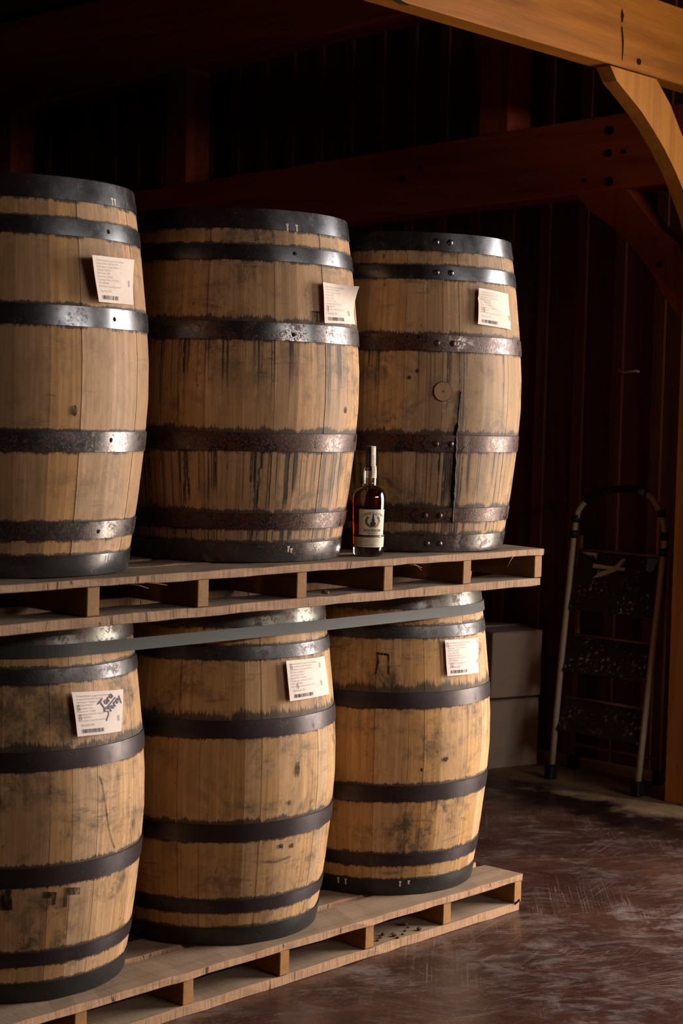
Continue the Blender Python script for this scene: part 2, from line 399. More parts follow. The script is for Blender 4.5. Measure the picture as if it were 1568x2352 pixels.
M_deckL = plank_material('tan_pallet_deck', srgb(158, 134, 112), 0, .8, .28, .4, saw=True, spec=.15)
M_strgU = plank_material('pallet_stringer_grey', srgb(152, 114, 78), 1, .75, .3, .6, spec=.15)
M_strgL = plank_material('pallet_stringer_gold', srgb(170, 122, 74), 1, .75, .3, .6, spec=.15)
M_paper = plain('label_paper', srgb(232, 214, 202), .75, 0, .25, .04, 60)
M_ink = plain('grey_print', srgb(172, 160, 152), .8)
M_bar = plain('black_print', srgb(52, 44, 46), .8)
M_marker = plain('purple_marker', srgb(62, 40, 78), .6)
M_staple = plain('steel_staple', srgb(120, 115, 110), .3, .9)
M_chalk = plain('white_chalk', srgb(215, 205, 190), .9)
M_black = plain('black_stain', srgb(18, 14, 12), .5)
def worn(name, col, lo, hi, sc=(70, 70, 30), amt=.9):
    t = NT(name); t.out(col, .7, 0, .3)
    n = t.noise(t.mapping(t.obj(), sc), 1, 5, .75)
    mx = t.n('ShaderNodeMixShader'); tr = t.n('ShaderNodeBsdfTransparent')
    t.l(t.math('MULTIPLY', t.mr(n, lo, hi), amt), mx.inputs[0]); t.l(tr.outputs[0], mx.inputs[1]); t.l(t.b.outputs[0], mx.inputs[2])
    t.l(mx.outputs[0], t.t.nodes['Material Output'].inputs['Surface']); return t.m
M_worn = worn('worn_black_paint', srgb(22, 17, 14), .34, .54, (90, 90, 24), .92)
M_char = worn('charred_mark', srgb(24, 14, 9), .30, .52, (120, 120, 70), .95)
M_stain = worn('leak_stain', srgb(40, 30, 22), .42, .72, (48, 48, 5), .72)
M_scrape = worn('faint_scrape', srgb(60, 42, 30), .30, .6, (60, 60, 40), .45)
M_sap = NT('black_sap').out(srgb(8, 6, 5), .5, 0, .25)
M_bung = plank_material('bung_wood', srgb(166, 132, 96), 2, .7, .35, .5)
M_strap = plain('grey_plastic_strap', srgb(46, 41, 36), .65, 0, .5, .06, 30)
M_box = plain('cardboard_grey', srgb(172, 150, 134), .85, 0, .2, .05, 25)
M_tubeW = plain('cream_tube', srgb(176, 158, 130), .35, 0, .5, .08, 60)
M_tubeR = plain('brown_tube', srgb(130, 92, 64), .45, 0, .5, .1, 60)
M_rub = plain('black_rubber', srgb(16, 14, 14), .6)
M_blue = plain('blue_tape', srgb(104, 122, 176), .6)
def tread_material():
    t = NT('spattered_tread'); o = t.obj()
    n = t.noise(o, 60, 5, .75); b = t.noise(o, 7, 4, .6)
    m = t.math('MULTIPLY', t.mr(n, .575, .62), t.mr(b, .47, .58), clamp=True)
    w = t.n('ShaderNodeTexWave'); w.inputs['Scale'].default_value = 45; t.l(t.mapping(o, (0, 0, 1)), w.inputs['Vector'])
    w.bands_direction = 'Z'
    t.bump(w.outputs['Fac'], .5, .002)
    return t.out(t.mix(m, srgb(48, 30, 26), srgb(214, 192, 164)), .6, 0, .4)
M_tread = tread_material()
M_paint = plain('dried_cream_paint', srgb(196, 170, 142), .7, 0, .3, .1, 80)
M_stone = plain('dry_crumb', srgb(92, 70, 52), .9, 0, .2, .3, 90)
M_glass = NT('clear_glass'); M_glass.b.inputs['Transmission Weight'].default_value = 1.0; M_glass.b.inputs['IOR'].default_value = 1.5
M_glass = M_glass.out((1, 1, 1, 1), .0)
M_whis = NT('amber_whiskey'); M_whis.b.inputs['Transmission Weight'].default_value = 1.0; M_whis.b.inputs['IOR'].default_value = 1.35
M_whis = M_whis.out(srgb(150, 48, 8), .0)
M_cap = plain('black_stopper', srgb(22, 16, 16), .35)
M_blabel = plain('bottle_label_paper', srgb(222, 208, 186), .6, 0, .3, .03, 200)
M_bink = plain('label_black', srgb(26, 20, 26), .6)
M_gold = plain('gold_foil', srgb(206, 160, 92), .3, .7)
M_goldD = plain('bronze_ink', srgb(96, 70, 38), .5, .2)
HOOP = {
    'clean': hoop_material('steel_hoop', (.165, .165, .175, 1), .12, .27, .94, (0, 0, 0)),
    'half': hoop_material('spotted_steel_hoop', (.165, .155, .155, 1), .46, .29, .92, (3, 1, 2)),
    'rust': hoop_material('rusted_steel_hoop', (.120, .098, .094, 1), .70, .30, .92, (5, 2, 7), (.040, .014, .009, 1), (.20, .062, .026, 1)),
    'brown': hoop_material('brown_oxide_hoop', (.066, .046, .047, 1), .12, .38, .6, (1, 9, 4), (.040, .022, .020, 1), (.08, .036, .022, 1)),
    'black': hoop_material('black_hoop', (.040, .036, .034, 1), .12, .40, .5, (8, 3, 1), (.03, .018, .014, 1), (.07, .035, .02, 1)),
    'dull': hoop_material('dull_steel_hoop', (.10, .092, .092, 1), .42, .36, .85, (4, 4, 9), (.030, .018, .015, 1), (.07, .04, .03, 1)),
    'zinc': hoop_material('pale_zinc_hoop', (.14, .132, .11, 1), .42, .36, .85, (2, 6, 3)),
}

# ------------------------------------------------------------------ the room
def struct(name, me, mat, parent=None):
    o = put(name, me, mat, parent); o['kind'] = 'structure' if parent is None else o.get('kind', '')
    if parent is not None: del o['kind']
    return o
RX0, RY0, RY1, RZ = -6.2, -5.2, 6.2, 3.75
WX2 = WALL_X + .14
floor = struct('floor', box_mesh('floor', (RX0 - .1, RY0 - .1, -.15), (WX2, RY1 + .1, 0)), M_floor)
struct('ceiling', box_mesh('ceiling', (RX0 - .1, RY0 - .1, RZ), (WX2 + .1, RY1 + .1, RZ + .15)), M_slab)
struct('wall_left', box_mesh('wall_left', (RX0 - .15, RY0, 0), (RX0, RY1, RZ)), M_slab)
bm = bmesh.new()
for lo, hi in (((RX0, 0), (FILL_GAP[0], RZ)), ((FILL_GAP[1], 0), (WX2, RZ)), ((FILL_GAP[0], 0), (FILL_GAP[1], FILL_GAP[2])), ((FILL_GAP[0], FILL_GAP[3]), (FILL_GAP[1], RZ))):
    r_ = bmesh.ops.create_cube(bm, size=1)
    for v in r_['verts']:
        v.co = Vector((lo[0] + (v.co.x + .5) * (hi[0] - lo[0]), RY0 - .15 + (v.co.y + .5) * .15, lo[1] + (v.co.z + .5) * (hi[1] - lo[1])))
struct('wall_front', bm_mesh('wall_front', bm), M_slab)
struct('wall_back', box_mesh('wall_back', (RX0, RY1, 0), (WX2, RY1 + .15, RZ)), M_slab)
bm = bmesh.new()
for lo, hi in (((RY0, 0), (DOOR_Y0, RZ)), ((DOOR_Y1, 0), (RY1, RZ)), ((DOOR_Y0, DOOR_Z), (DOOR_Y1, RZ))):
    r_ = bmesh.ops.create_cube(bm, size=1)
    for v in r_['verts']:
        v.co = Vector((WALL_X + .012 + (v.co.x + .5) * .13, lo[0] + (v.co.y + .5) * (hi[0] - lo[0]), lo[1] + (v.co.z + .5) * (hi[1] - lo[1])))
wall_r = struct('wall_right', bm_mesh('wall_right', bm), M_slab)
b0 = 0.055; pitch = .2035
pk = box_mesh('plank', (-.006, -pitch / 2 + .003, 0), (.012, pitch / 2 - .003, RZ - .01), .002)
bt = box_mesh('batten', (-.022, -.0275, 0), (-.006, .0275, RZ - .01), .0012)
yb = .855 - 7 * pitch
for k in range(30):
    y = yb + k * pitch
    if y > RY1 - .1: break
    if y - pitch / 2 < DOOR_Y1 + .1: continue
    put('plank', pk, M_wall, wall_r, (WALL_X + rnd.uniform(-.002, .002), y + pitch / 2, 0))
    put('batten', bt, M_batten, wall_r, (WALL_X + rnd.uniform(-.002, .001), y, 0))
tr = struct('trim_1', box_mesh('trim_1', (1.925, .56, 0), (1.955, 4.8, .035), .003), M_strgU)
struct('trim_2', box_mesh('trim_2', (WALL_X - .03, DOOR_Y1, 0), (WALL_X + .16, DOOR_Y1 + .12, DOOR_Z + .12), .004), M_post)
struct('trim_3', box_mesh('trim_3', (WALL_X - .03, DOOR_Y0 - .12, 0), (WALL_X + .16, DOOR_Y0, DOOR_Z + .12), .004), M_post)
struct('ground', box_mesh('ground', (-26, -26, -.35), (26, 20, -.152)), M_ground)

# timber frame
def timber(name, label, cat, me, mat):
    o = put(name, me, mat); tag(o, label, cat); return o
post = timber('timber_post', 'square honey-coloured pine post standing at the right edge by the ladder', 'post',
              box_mesh('timber_post', (1.62, .345, 0), (1.81, .532, 3.08), .004, 0, (1, 1, 6)), M_post)
tie = timber('timber_beam', 'bright honey-coloured pine beam crossing the top right corner', 'beam',
             hexa('timber_beam', [(-2.4, .268, 2.745), (1.62, .400, 2.772), (1.62, .49, 2.772), (-2.4, .36, 2.745),
                                  (-2.4, .268, 3.01), (1.62, .400, 3.052), (1.62, .49, 3.052), (-2.4, .36, 3.01)], .004), M_tie)
girt = timber('timber_beam', 'long dark red-brown beam running level behind the top barrels', 'beam',
              hexa('timber_beam', [(1.62, .532, 2.458), (1.79, .532, 2.458), (1.79, 6.19, 2.305), (1.62, 6.19, 2.305),
                                   (1.62, .532, 2.762), (1.79, .532, 2.762), (1.79, 6.19, 2.585), (1.62, 6.19, 2.585)], .007), M_girt)
plate = timber('timber_beam', 'near-black top beam high in the upper left shadows', 'beam',
               hexa('timber_beam', [(1.62, .532, 3.37), (1.80, .532, 3.37), (1.80, 6.19, 3.15), (1.62, 6.19, 3.15),
                                    (1.62, .532, 3.70), (1.80, .532, 3.70), (1.80, 6.19, 3.70), (1.62, 6.19, 3.70)], .005), M_girt)
def gz(y): return 2.762 - (y - .532) * (.177 / 5.658)
def pz(y): return 3.37 - (y - .532) * (.22 / 5.658)
for (y0, y1, lab) in ((1.425, 1.588, 'short dark upright above the beam, just left of the honey pine beam'),
                      (3.50, 3.667, 'short dark upright above the beam, in the gap over the middle barrel'),
                      (5.02, 5.19, 'barely visible dark upright behind the top of the left barrel')):
    me = hexa('timber_upright', [(1.625, y0, gz(y0)), (1.785, y0, gz(y0)), (1.785, y1, gz(y1)), (1.625, y1, gz(y1)),
                                 (1.625, y0, pz(y0)), (1.785, y0, pz(y0)), (1.785, y1, pz(y1)), (1.625, y1, pz(y1))], .006)
    timber('timber_upright', lab, 'post', me, M_strut)
# curved knee braces
fr = [(.853, 2.758), (.897, 2.712), (.981, 2.669), (1.060, 2.628), (1.126, 2.584), (1.216, 2.518), (1.294, 2.448), (1.335, 2.405), (1.43, 2.289), (1.53, 2.13), (1.62, 1.93)]
br = [(1.62, 2.10), (1.55, 2.28), (1.47, 2.42), (1.40, 2.51), (1.323, 2.595), (1.249, 2.68), (1.150, 2.758)]
timber('knee_brace', 'curved honey-coloured brace under the bright pine beam', 'brace',
       prism('knee_brace', [(x, .372 + .008 * (x - .85), z) for x, z in fr + br], (0, .06, 0), .004), M_brace)
fr2 = [(1.075, 2.446), (1.062, 2.438), (1.005, 2.379), (.884, 2.301), (.775, 2.208), (.667, 2.082), (.624, 2.012), (.532, 1.907)]
br2 = [(.532, 2.165), (.562, 2.214), (.676, 2.289), (.75, 2.37), (.823, 2.452)]
kb = timber('knee_brace', 'dark red-brown brace between the dark beam and the pine post', 'brace',
            prism('knee_brace', [(1.635, y, z) for y, z in fr2 + br2], (.11, 0, 0), .006), M_brace2)
def peg(parent, p, r, ax, depth=.012, mat=None, name='peg'):
    me = tube_mesh('peg', [Vector(p) - Vector(ax) * depth * .35, Vector(p) + Vector(ax) * depth], r, 14)
    smooth_by_angle(me); return put(name, me, mat or M_hole, parent)
for (y, z, r_) in ((.898, 2.687, .019), (.900, 2.596, .016), (.891, 2.484, .018), (1.012, 2.496, .009), (.825, 2.597, .009), (1.907, 2.614, .012), (2.01, 2.575, .016)):
    peg(girt, (1.62, y, z), r_, (-1, 0, 0), .004)
peg(tie, (1.04, .380, 2.803), .0115, (0, -1, 0), .003)
peg(kb, (1.635, .651, 2.137), .011, (-1, 0, 0), .004)
kn = Print(); kn.poly([(.913, 2.948), (.921, 2.972), (.927, 2.955), (.934, 2.948), (.928, 2.925), (.919, 2.918)])
kn.poly([(.917, 2.905), (.926, 2.905), (.938, 2.86), (.937, 2.815), (.930, 2.782), (.929, 2.84), (.922, 2.88)])
kn.lay('knot', lambda u, v: (u, .268 + (u + 2.4) * .132 / 4.02 - .0012, v), M_hole, tie)
kn = Print(); kn.poly([(-.335, 2.752), (-.30, 2.762), (-.25, 2.752), (-.30, 2.747)])
kn.lay('bark_patch', lambda u, v: (u, .268 + (u + 2.4) * .132 / 4.02 - .0012, v), M_hole, tie)
hk = put('wall_hook', tube_mesh('wall_hook', [(1.955, 1.046, 1.735), (1.945, 1.040, 1.727), (1.94, 1.010, 1.722), (1.94, .975, 1.724), (1.945, .95, 1.728), (1.957, .944, 1.724)], .005, 8), M_tubeW)
tag(hk, 'small pale hook fixed to the dark board wall above the ladder', 'hook')

# ------------------------------------------------------------------ barrels
ZL, HP = 0.1136, 0.11196
ZU = 1.1300
RB, RH, EX = 0.3368, 0.2905, 1.608
def rad(z):
    return RB - (RB - RH) * abs(2 * z / H - 1) ** EX
HZ = {'U': [.90, .8484, .8077, .7687, .6132, .5669, .3327, .2854, .1262, .0853, .0498, 0],
      'L': [.90, .8417, .7932, .7586, .6032, .5577, .3316, .2843, .1247, .0896, .0475, 0]}
D2R = math.pi / 180
def cyl(th, z, off=0.0):
    r = rad(z) + off; return Vector((r * math.cos(th), r * math.sin(th), z))

def wood_bands(lev, ups, dls, das):
    h = HZ[lev]; out = []
    for i in range(5):     # from bottom band upward: between hoop edge 10-2i (lower, its top) and 9-2i (upper, its bottom)
        out.append((h[10 - 2 * i], h[9 - 2 * i], ups[i], dls[i], das[i]))
    return out

def make_barrel(kind, loc, label, mat, hoops, seams=None, nst=28, rz=0.0, dents=(), chalk=(), seed=1):
    R = random.Random(seed)
    root = empty('barrel', loc, label, 'barrel', 'whiskey barrels stacked on two pallets')
    w = [R.choice((.7, .85, 1.0, 1.15, 1.35, 1.5)) * R.uniform(.9, 1.1) for _ in range(nst)]
    tot = sum(w); a = (seams if seams is not None else R.uniform(0, 360)) * D2R
    zs = [0, .07, .17, .29, .41, .50, .61, .74, .83, .90]
    for k in range(nst):
        da = w[k] / tot * 2 * math.pi; off = R.uniform(-.0007, .0004); g = R.choice((.0002, .0003, .0003, .0006)) / .31
        V = []; F = []
        a0, a1 = a + g, a + da - g; am = (a0 + a1) / 2; NRM = []
        # outer strip
        for z in zs:
            r = rad(z) + off
            for th, dr in ((a0, -.0003), (am, .0), (a1, -.0003)):
                tn = am + (th - am) * .62; NRM.append(Vector((math.cos(tn), math.sin(tn), -(rad(min(z + .01, H)) - rad(max(z - .01, 0))) / .02)).normalized())
                V.append(((r + dr) * math.cos(th), (r + dr) * math.sin(th), z))
        n = len(zs)
        for i in range(n - 1):
            for j in range(2): F.append((3 * i + j, 3 * i + j + 1, 3 * i + j + 4, 3 * i + j + 3))
        for th, flip in ((a0, 0), (a1, 1)):
            b = len(V)
            for z in zs:
                r = rad(z) + off - .0003
                V.append((r * math.cos(th), r * math.sin(th), z)); V.append(((r - .026) * math.cos(th), (r - .026) * math.sin(th), z))
            for i in range(n - 1):
                q = (b + 2 * i, b + 2 * i + 2, b + 2 * i + 3, b + 2 * i + 1); F.append(q if not flip else q[::-1])
        for z, top in ((0, 0), (H, 1)):
            b = len(V); r = rad(z) + off
            for th in (a0, a1):
                V.append((r * math.cos(th), r * math.sin(th), z)); V.append(((r - .026) * math.cos(th), (r - .026) * math.sin(th), z))
            q = (b, b + 2, b + 3, b + 1); F.append(q if top else q[::-1])
        me = mesh('stave', V, F, True)
        me.normals_split_custom_set_from_vertices([tuple(x) for x in NRM] + [(0, 0, 0)] * (len(V) - len(NRM)))
        put('stave', me, mat, root)
        a += da
    # heads, set a little inside the chime
    for z, nm in ((H - .03, 'barrel_head'), (.03, 'barrel_head')):
        r = rad(z) - .020; put(nm, lathe('barrel_head', [(0, z - .01), (r, z - .01), (r, z + .01), (0, z + .01)], 40, False), mat, root)
    hz = HZ[kind]; hob = []
    for i in range(6):
        zt, zb = hz[2 * i], hz[2 * i + 1]; th_ = .0022; zm = (zt + zb) / 2
        if i == 0: zt += .0012
        prof = [(rad(min(zt, H)) + .0005, zt), (rad(min(zt, H)) + th_, zt - .0008), (rad(zm) + th_ + .0004, zm), (rad(zb) + th_, zb + .0008), (rad(zb) + .0005, zb)]
        me = lathe('hoop', prof, 96); smooth_by_angle(me, .5)
        hob.append(put('hoop', me, HOOP[hoops[i]], root))
    for (hi, th, z) in dents:
        th *= D2R; p = cyl(th, z, .0014); nn = Vector((math.cos(th), math.sin(th), 0))
        me = tube_mesh('nail_dent', [p, p + nn * .0014], [.0075, .0048], 10); put('nail_dent', me, M_hole, hob[hi])
    for (hi, th, z, hgt) in chalk:
        pr = Print(); pr.rect(-.0022, -hgt, .0022, 0); pr.rect(-.0038, -.004, .0038, 0)
        pr.lay('chalk_mark', lambda u, v, th=th, z=z: cyl(th * D2R + u / .3, min(.899, max(0.001, z + v)), .0030), M_chalk, hob[hi])
    return root, hob

TEXT = ["Original Distillery: Leiper's Fork Distillery", "Original DSP #: DSP-TN-21034", "Spirit Name: Tennessee Whiskey", "Fill Date: 9/28/2017",
        "Date Code: 17I28", "Entry Proof: 110.0000", "Cooperage: Kelvin, KY, 53.0 gal", "OPG: 58.30000", "Barrel Type: 53 gal white oak char 4"]
def paper_label(root, corners, lifts, number, staples, seed, hand=False, fold=None):
    """corners TL,TR,BR,BL as (theta deg, z); lifts outward in metres"""
    R = random.Random(seed); W, Hh = .152, .102
    TL, TR, BR, BL = corners; lt = lifts
    def P(u, v, e=0.0):
        s, q = u / W, v / Hh
        top = (TL[0] + (TR[0] - TL[0]) * s, TL[1] + (TR[1] - TL[1]) * s); bot = (BL[0] + (BR[0] - BL[0]) * s, BL[1] + (BR[1] - BL[1]) * s)
        th = bot[0] + (top[0] - bot[0]) * q; z = bot[1] + (top[1] - bot[1]) * q
        wl = (1 - s) ** 2.2; wr = s ** 3.0
        lf = lt[3] * wl * (1 - q) + lt[0] * wl * q + lt[2] * wr * (1 - q) + lt[1] * wr * q ** 2
        lf += .0024 + .0012 * math.sin(s * 7 + seed) * math.sin(q * 5 + seed * 2)
        if fold: lf += fold[2] * math.exp(-((s - fold[0]) * 1.0 + (q - fold[1]) * 1.6) ** 2 / .006) * (1 - .5 * s)
        # curled edges hang straight out from the wood instead of following its round
        return cyl(th * D2R, z, lf + e)
    nx, ny = 20, 14; V = []; F = []
    for j in range(ny + 1):
        for i in range(nx + 1): V.append(P(W * i / nx, Hh * j / ny))
    for j in range(ny):
        for i in range(nx): q = j * (nx + 1) + i; F.append((q, q + 1, q + nx + 2, q + nx + 1))
    n0 = len(V)                     # thin back sheet so the paper is not a single face
    V += [v - Vector((v.x, v.y, 0)).normalized() * .0003 for v in V[:n0]]
    F += [tuple(i + n0 for i in f[::-1]) for f in F[:]]
    lab = put('paper_label', mesh('paper_label', V, F, True), M_paper, root); lab['label'] = 'white printed paper label with barcode'
    pr = Print()
    for i, s in enumerate(TEXT): pr.text(s, .009, .0905 - i * .0071, .0058)
    pr.text('Barrel #: %s' % number, .014, .0225, .0074)
    pr.lay('printed_text', lambda u, v: P(u, v, .0009), M_ink, lab)
    pb = Print(); x = .014
    while x < .082:
        ww = R.choice((.0007, .0007, .0014, .0021)); pb.rect(x, .0065, x + ww, .0155); x += ww + R.choice((.0008, .0014, .0020))
    pb.lay('barcode', lambda u, v: P(u, v, .0009), M_bar, lab)
    for (u, v) in staples:
        a_, b_ = P(u, v + .006, .0012), P(u + .0012, v - .006, .0012); o_ = Vector((a_.x, a_.y, 0)).normalized() * .0016
        put('staple', tube_mesh('staple', [a_ - o_, a_ + o_ * .6, b_ + o_ * .6, b_ - o_], .0007, 6), M_staple, lab)
    if hand:
        h = Print(); w = .0022
        def S(pts, ox, oy, k=.020):
            c, s_ = math.cos(.70), math.sin(.70)
            h.stroke([(ox + (x * c - y * s_) * k, oy + (x * s_ + y * c) * k) for x, y in pts], w)
        w = .0029; ox, oy = .083, .058
        S([(-.15, 1.0), (.75, 1.0)], ox, oy); S([(.3, 1.0), (.3, 0)], ox, oy)
        S([(1.15, .5), (.85, .55), (.75, .25), (.95, .02), (1.15, .25), (1.15, .5), (1.15, .02)], ox, oy)
        S([(1.4, .5), (1.4, 0)], ox, oy); S([(1.4, .35), (1.55, .5), (1.7, .48)], ox, oy)
        S([(2.15, .5), (1.9, .55), (1.8, .25), (1.95, .02), (2.15, .25), (2.15, .5), (2.2, .02)], ox, oy)
        S([(.1, -.3), (2.4, -.32)], ox, oy)
        ox, oy = .098, .041
        S([(.55, .95), (.2, 1.0), (.0, .75), (.35, .5), (.5, .25), (.2, 0), (-.5, -.25)], ox, oy)
        S([(.85, .85), (.85, 0)], ox, oy); S([(.65, .55), (1.1, .58)], ox, oy)
        S([(1.3, .5), (1.15, .25), (1.35, .02), (1.5, .25), (1.3, .5)], ox, oy)
        S([(1.72, .5), (1.72, 0)], ox, oy); S([(1.72, .35), (1.88, .5), (2.0, .48)], ox, oy)
        S([(2.1, .28), (2.4, .32), (2.3, .52), (2.12, .40), (2.15, .08), (2.42, .06)], ox, oy)
        S([(2.55, .52), (2.65, .12)], ox, oy); S([(2.95, .55), (2.7, -.4)], ox, oy)
        h.lay('handwriting', lambda u, v: P(min(u, W), min(v, Hh), .0013), M_marker, lab)
    return lab
def mark(root, name, polys, mat, off=.0014):
    pr = Print()
    for p in polys: pr.poly(p)
    return pr.lay(name, lambda th, z: cyl(th * D2R, z, off), mat, root)
def knot_hole(root, th, z, a=.008, b=.013):
    pts = [(th + math.degrees(a * R_ / .33) * math.cos(t), z + b * R_ * math.sin(t)) for t, R_ in ((k * math.pi / 5, rnd.uniform(.7, 1.1)) for k in range(10))]
    return mark(root, 'knot', [pts], M_char)

oakU = srgb(196, 150, 100); oakL = srgb(206, 156, 98)
mU1 = stave_material('oak_left_upper', srgb(203, 158, 110), (0, 0, 0), wood_bands('U', [.012, .012, .012, .015, .01], [.02, .02, .02, .03, .02], [.25] * 5), .10, .45)
mU2 = stave_material('oak_middle_upper', srgb(202, 158, 110), (3.1, 7.7, 1.3), wood_bands('U', [.018, .026, .034, .032, .014], [.09, .30, .30, .02, .02], [1.0, 1.0, .62, .2, .2]), .06, .7)
mU3 = stave_material('oak_right_upper', srgb(198, 158, 112), (8.3, 2.2, 4.1), wood_bands('U', [.022, .032, .032, .024, .014], [.09, .30, .30, .02, .02], [1.0, .92, .50, .25, .2]), .14, .8)
mL1 = stave_material('oak_left_lower', srgb(208, 164, 116), (1.9, 4.4, 6.1), wood_bands('L', [.012, .016, .020, .040, .014], [.015, .02, .02, .02, .02], [.25] * 5), .08, .8)
mL2 = stave_material('oak_middle_lower', srgb(212, 166, 114), (6.6, 1.5, 2.9), wood_bands('L', [.016, .016, .026, .050, .014], [.015, .03, .02, .02, .02], [.25] * 5), .02, .8)
mL3 = stave_material('oak_right_lower', srgb(216, 168, 112), (4.7, 9.2, 8.4), wood_bands('L', [.012, .018, .018, .060, .016], [.015, .05, .02, .02, .02], [.3] * 5), .0, .85)

U1, hU1 = make_barrel('U', (-1.7497, .2614, ZU), 'oak whiskey barrel at left on the upper pallet, clean steel hoops', mU1,
                      ['clean', 'clean', 'clean', 'half', 'half', 'clean'], 12, seed=3,
                      dents=[(1, -79.6, .786), (2, -79.6, .588), (3, -80.5, .314), (4, -82.6, .105)],
                      chalk=[(0, -75.0, .868, .016), (0, -73.0, .867, .014), (5, -74.9, .044, .017), (5, -72.7, .046, .012)])
paper_label(U1, [(-93.9, .727), (-62.1, .733), (-66.7, .6265), (-90.6, .624)], (.03, .003, .003, .02), '232', [(.128, .046)], 1)
knot_hole(U1, -99.3, .379)
U2, hU2 = make_barrel('U', (-.9979, .2702, ZU), 'drip-stained oak barrel in the middle of the upper pallet, label with curled corner', mU2,
                      ['clean', 'clean', 'half', 'rust', 'rust', 'half'], 5, seed=11,
                      dents=[(1, -105.3, .789), (2, -107.2, .583)],
                      chalk=[(0, -108.6, .866, .018), (0, -103.4, .866, .018), (5, -103.9, .042, .016), (5, -102.1, .036, .012)])
paper_label(U2, [(-91.6, .723), (-71.1, .7203), (-62.0, .6245), (-91.5, .618)], (.012, .042, .004, .012), '240', [(.015, .036), (.118, .028)], 2)
knot_hole(U2, -73.1, .396, .006, .010)
mark(U2, 'brand_mark', [[(-96.9, .644), (-96.3, .644), (-96.3, .614), (-96.9, .614)], [(-95.4, .644), (-94.9, .644), (-94.9, .612), (-95.4, .612)],
                        [(-94.0, .644), (-93.4, .644), (-93.4, .612), (-94.0, .612)], [(-92.4, .645), (-91.8, .645), (-91.8, .612), (-92.4, .612)], [(-96.9, .648), (-91.8, .648), (-91.8, .644), (-96.9, .644)]], M_char)
U3, hU3 = make_barrel('U', (-.3215, .2397, ZU), 'leaking oak barrel at right on the upper pallet with round bung and riveted hoops', mU3,
                      ['clean', 'clean', 'rust', 'rust', 'rust', 'half'], -113.4, seed=23)
paper_label(U3, [(-102.9, .7506), (-77.4, .7431), (-77.4, .6404), (-104.3, .648)], (.012, .004, .004, .010), '239', [(.022, .042), (.143, .032)], 5, fold=(.45, .42, -.0035))
knot_hole(U3, -134.7, .511, .004, .007); knot_hole(U3, -138.3, .492, .005, .006)
# bung
bth = -122.05 * D2R; bc = cyl(bth, .4553, 0); n_ = Vector((math.cos(bth), math.sin(bth), 0)); tt = Vector((-n_.y, n_.x, 0))
bu = put('bung', prism('bung', [bc + n_ * .0035 + (tt * math.cos(k * math.pi / 14) + Vector((0, 0, 1)) * math.sin(k * math.pi / 14)) * .0268 for k in range(28)], n_ * -.02, .0012), M_bung, U3)
put('bung_hole', prism('bung_hole', [bc + n_ * .0039 + (tt * math.cos(k * math.pi / 5) + Vector((0, 0, 1)) * math.sin(k * math.pi / 5)) * .0027 for k in range(10)], n_ * -.01), M_black, bu)
rg = [bc + n_ * .0012 + (tt * math.cos(k * math.pi / 14) + Vector((0, 0, 1)) * math.sin(k * math.pi / 14)) * .0276 for k in range(29)]
put('bung_seam', tube_mesh('bung_seam', rg, .0008, 5, False), M_hole, bu)
# sap run down the leaking seam
sp = [(-112.9, .455), (-113.5, .41), (-113.9, .36), (-114.6, .337), (-114.5, .32), (-114.2, .285), (-113.8, .263), (-113.7, .22), (-113.5, .176), (-113.2, .14), (-112.9, .086)]
def lerp_path(p, n):
    out = []
    for k in range(n + 1):
        f = k / n * (len(p) - 1); i = min(int(f), len(p) - 2); q = f - i
        out.append((p[i][0] + (p[i + 1][0] - p[i][0]) * q + rnd.uniform(-.16, .16), p[i][1] + (p[i + 1][1] - p[i][1]) * q))
    return out
path = lerp_path(sp, 60)
rr = [(.0016 if z > .36 else .0044 if z > .2 else .0056 if z > .15 else .004) * rnd.uniform(.7, 1.35) for _, z in path]
put('sap_run', tube_mesh('sap_run', [cyl(t_ * D2R, z, .0016 if not (.2854 < z < .3327 or .0853 < z < .1262) else .0030) for t_, z in path], rr, 7), M_sap, U3)['label'] = 'glossy black sap running from a seam'
for (ta, tb_, za, zb_) in ((-116.2, -109.5, .126, .2850), (-117.5, -108.5, .333, .385), (-114.6, -112.4, .385, .46), (-115.5, -110.5, .05, .0853)):
    pr = Print(); nq = 12
    for k in range(nq):
        z0 = za + (zb_ - za) * k / nq; z1 = za + (zb_ - za) * (k + 1) / nq; pr.poly([(ta, z0), (tb_, z0), (tb_, z1), (ta, z1)])
    pr.lay('leak_stain', lambda th, z: cyl(th * D2R, z, .0011), M_stain, U3)
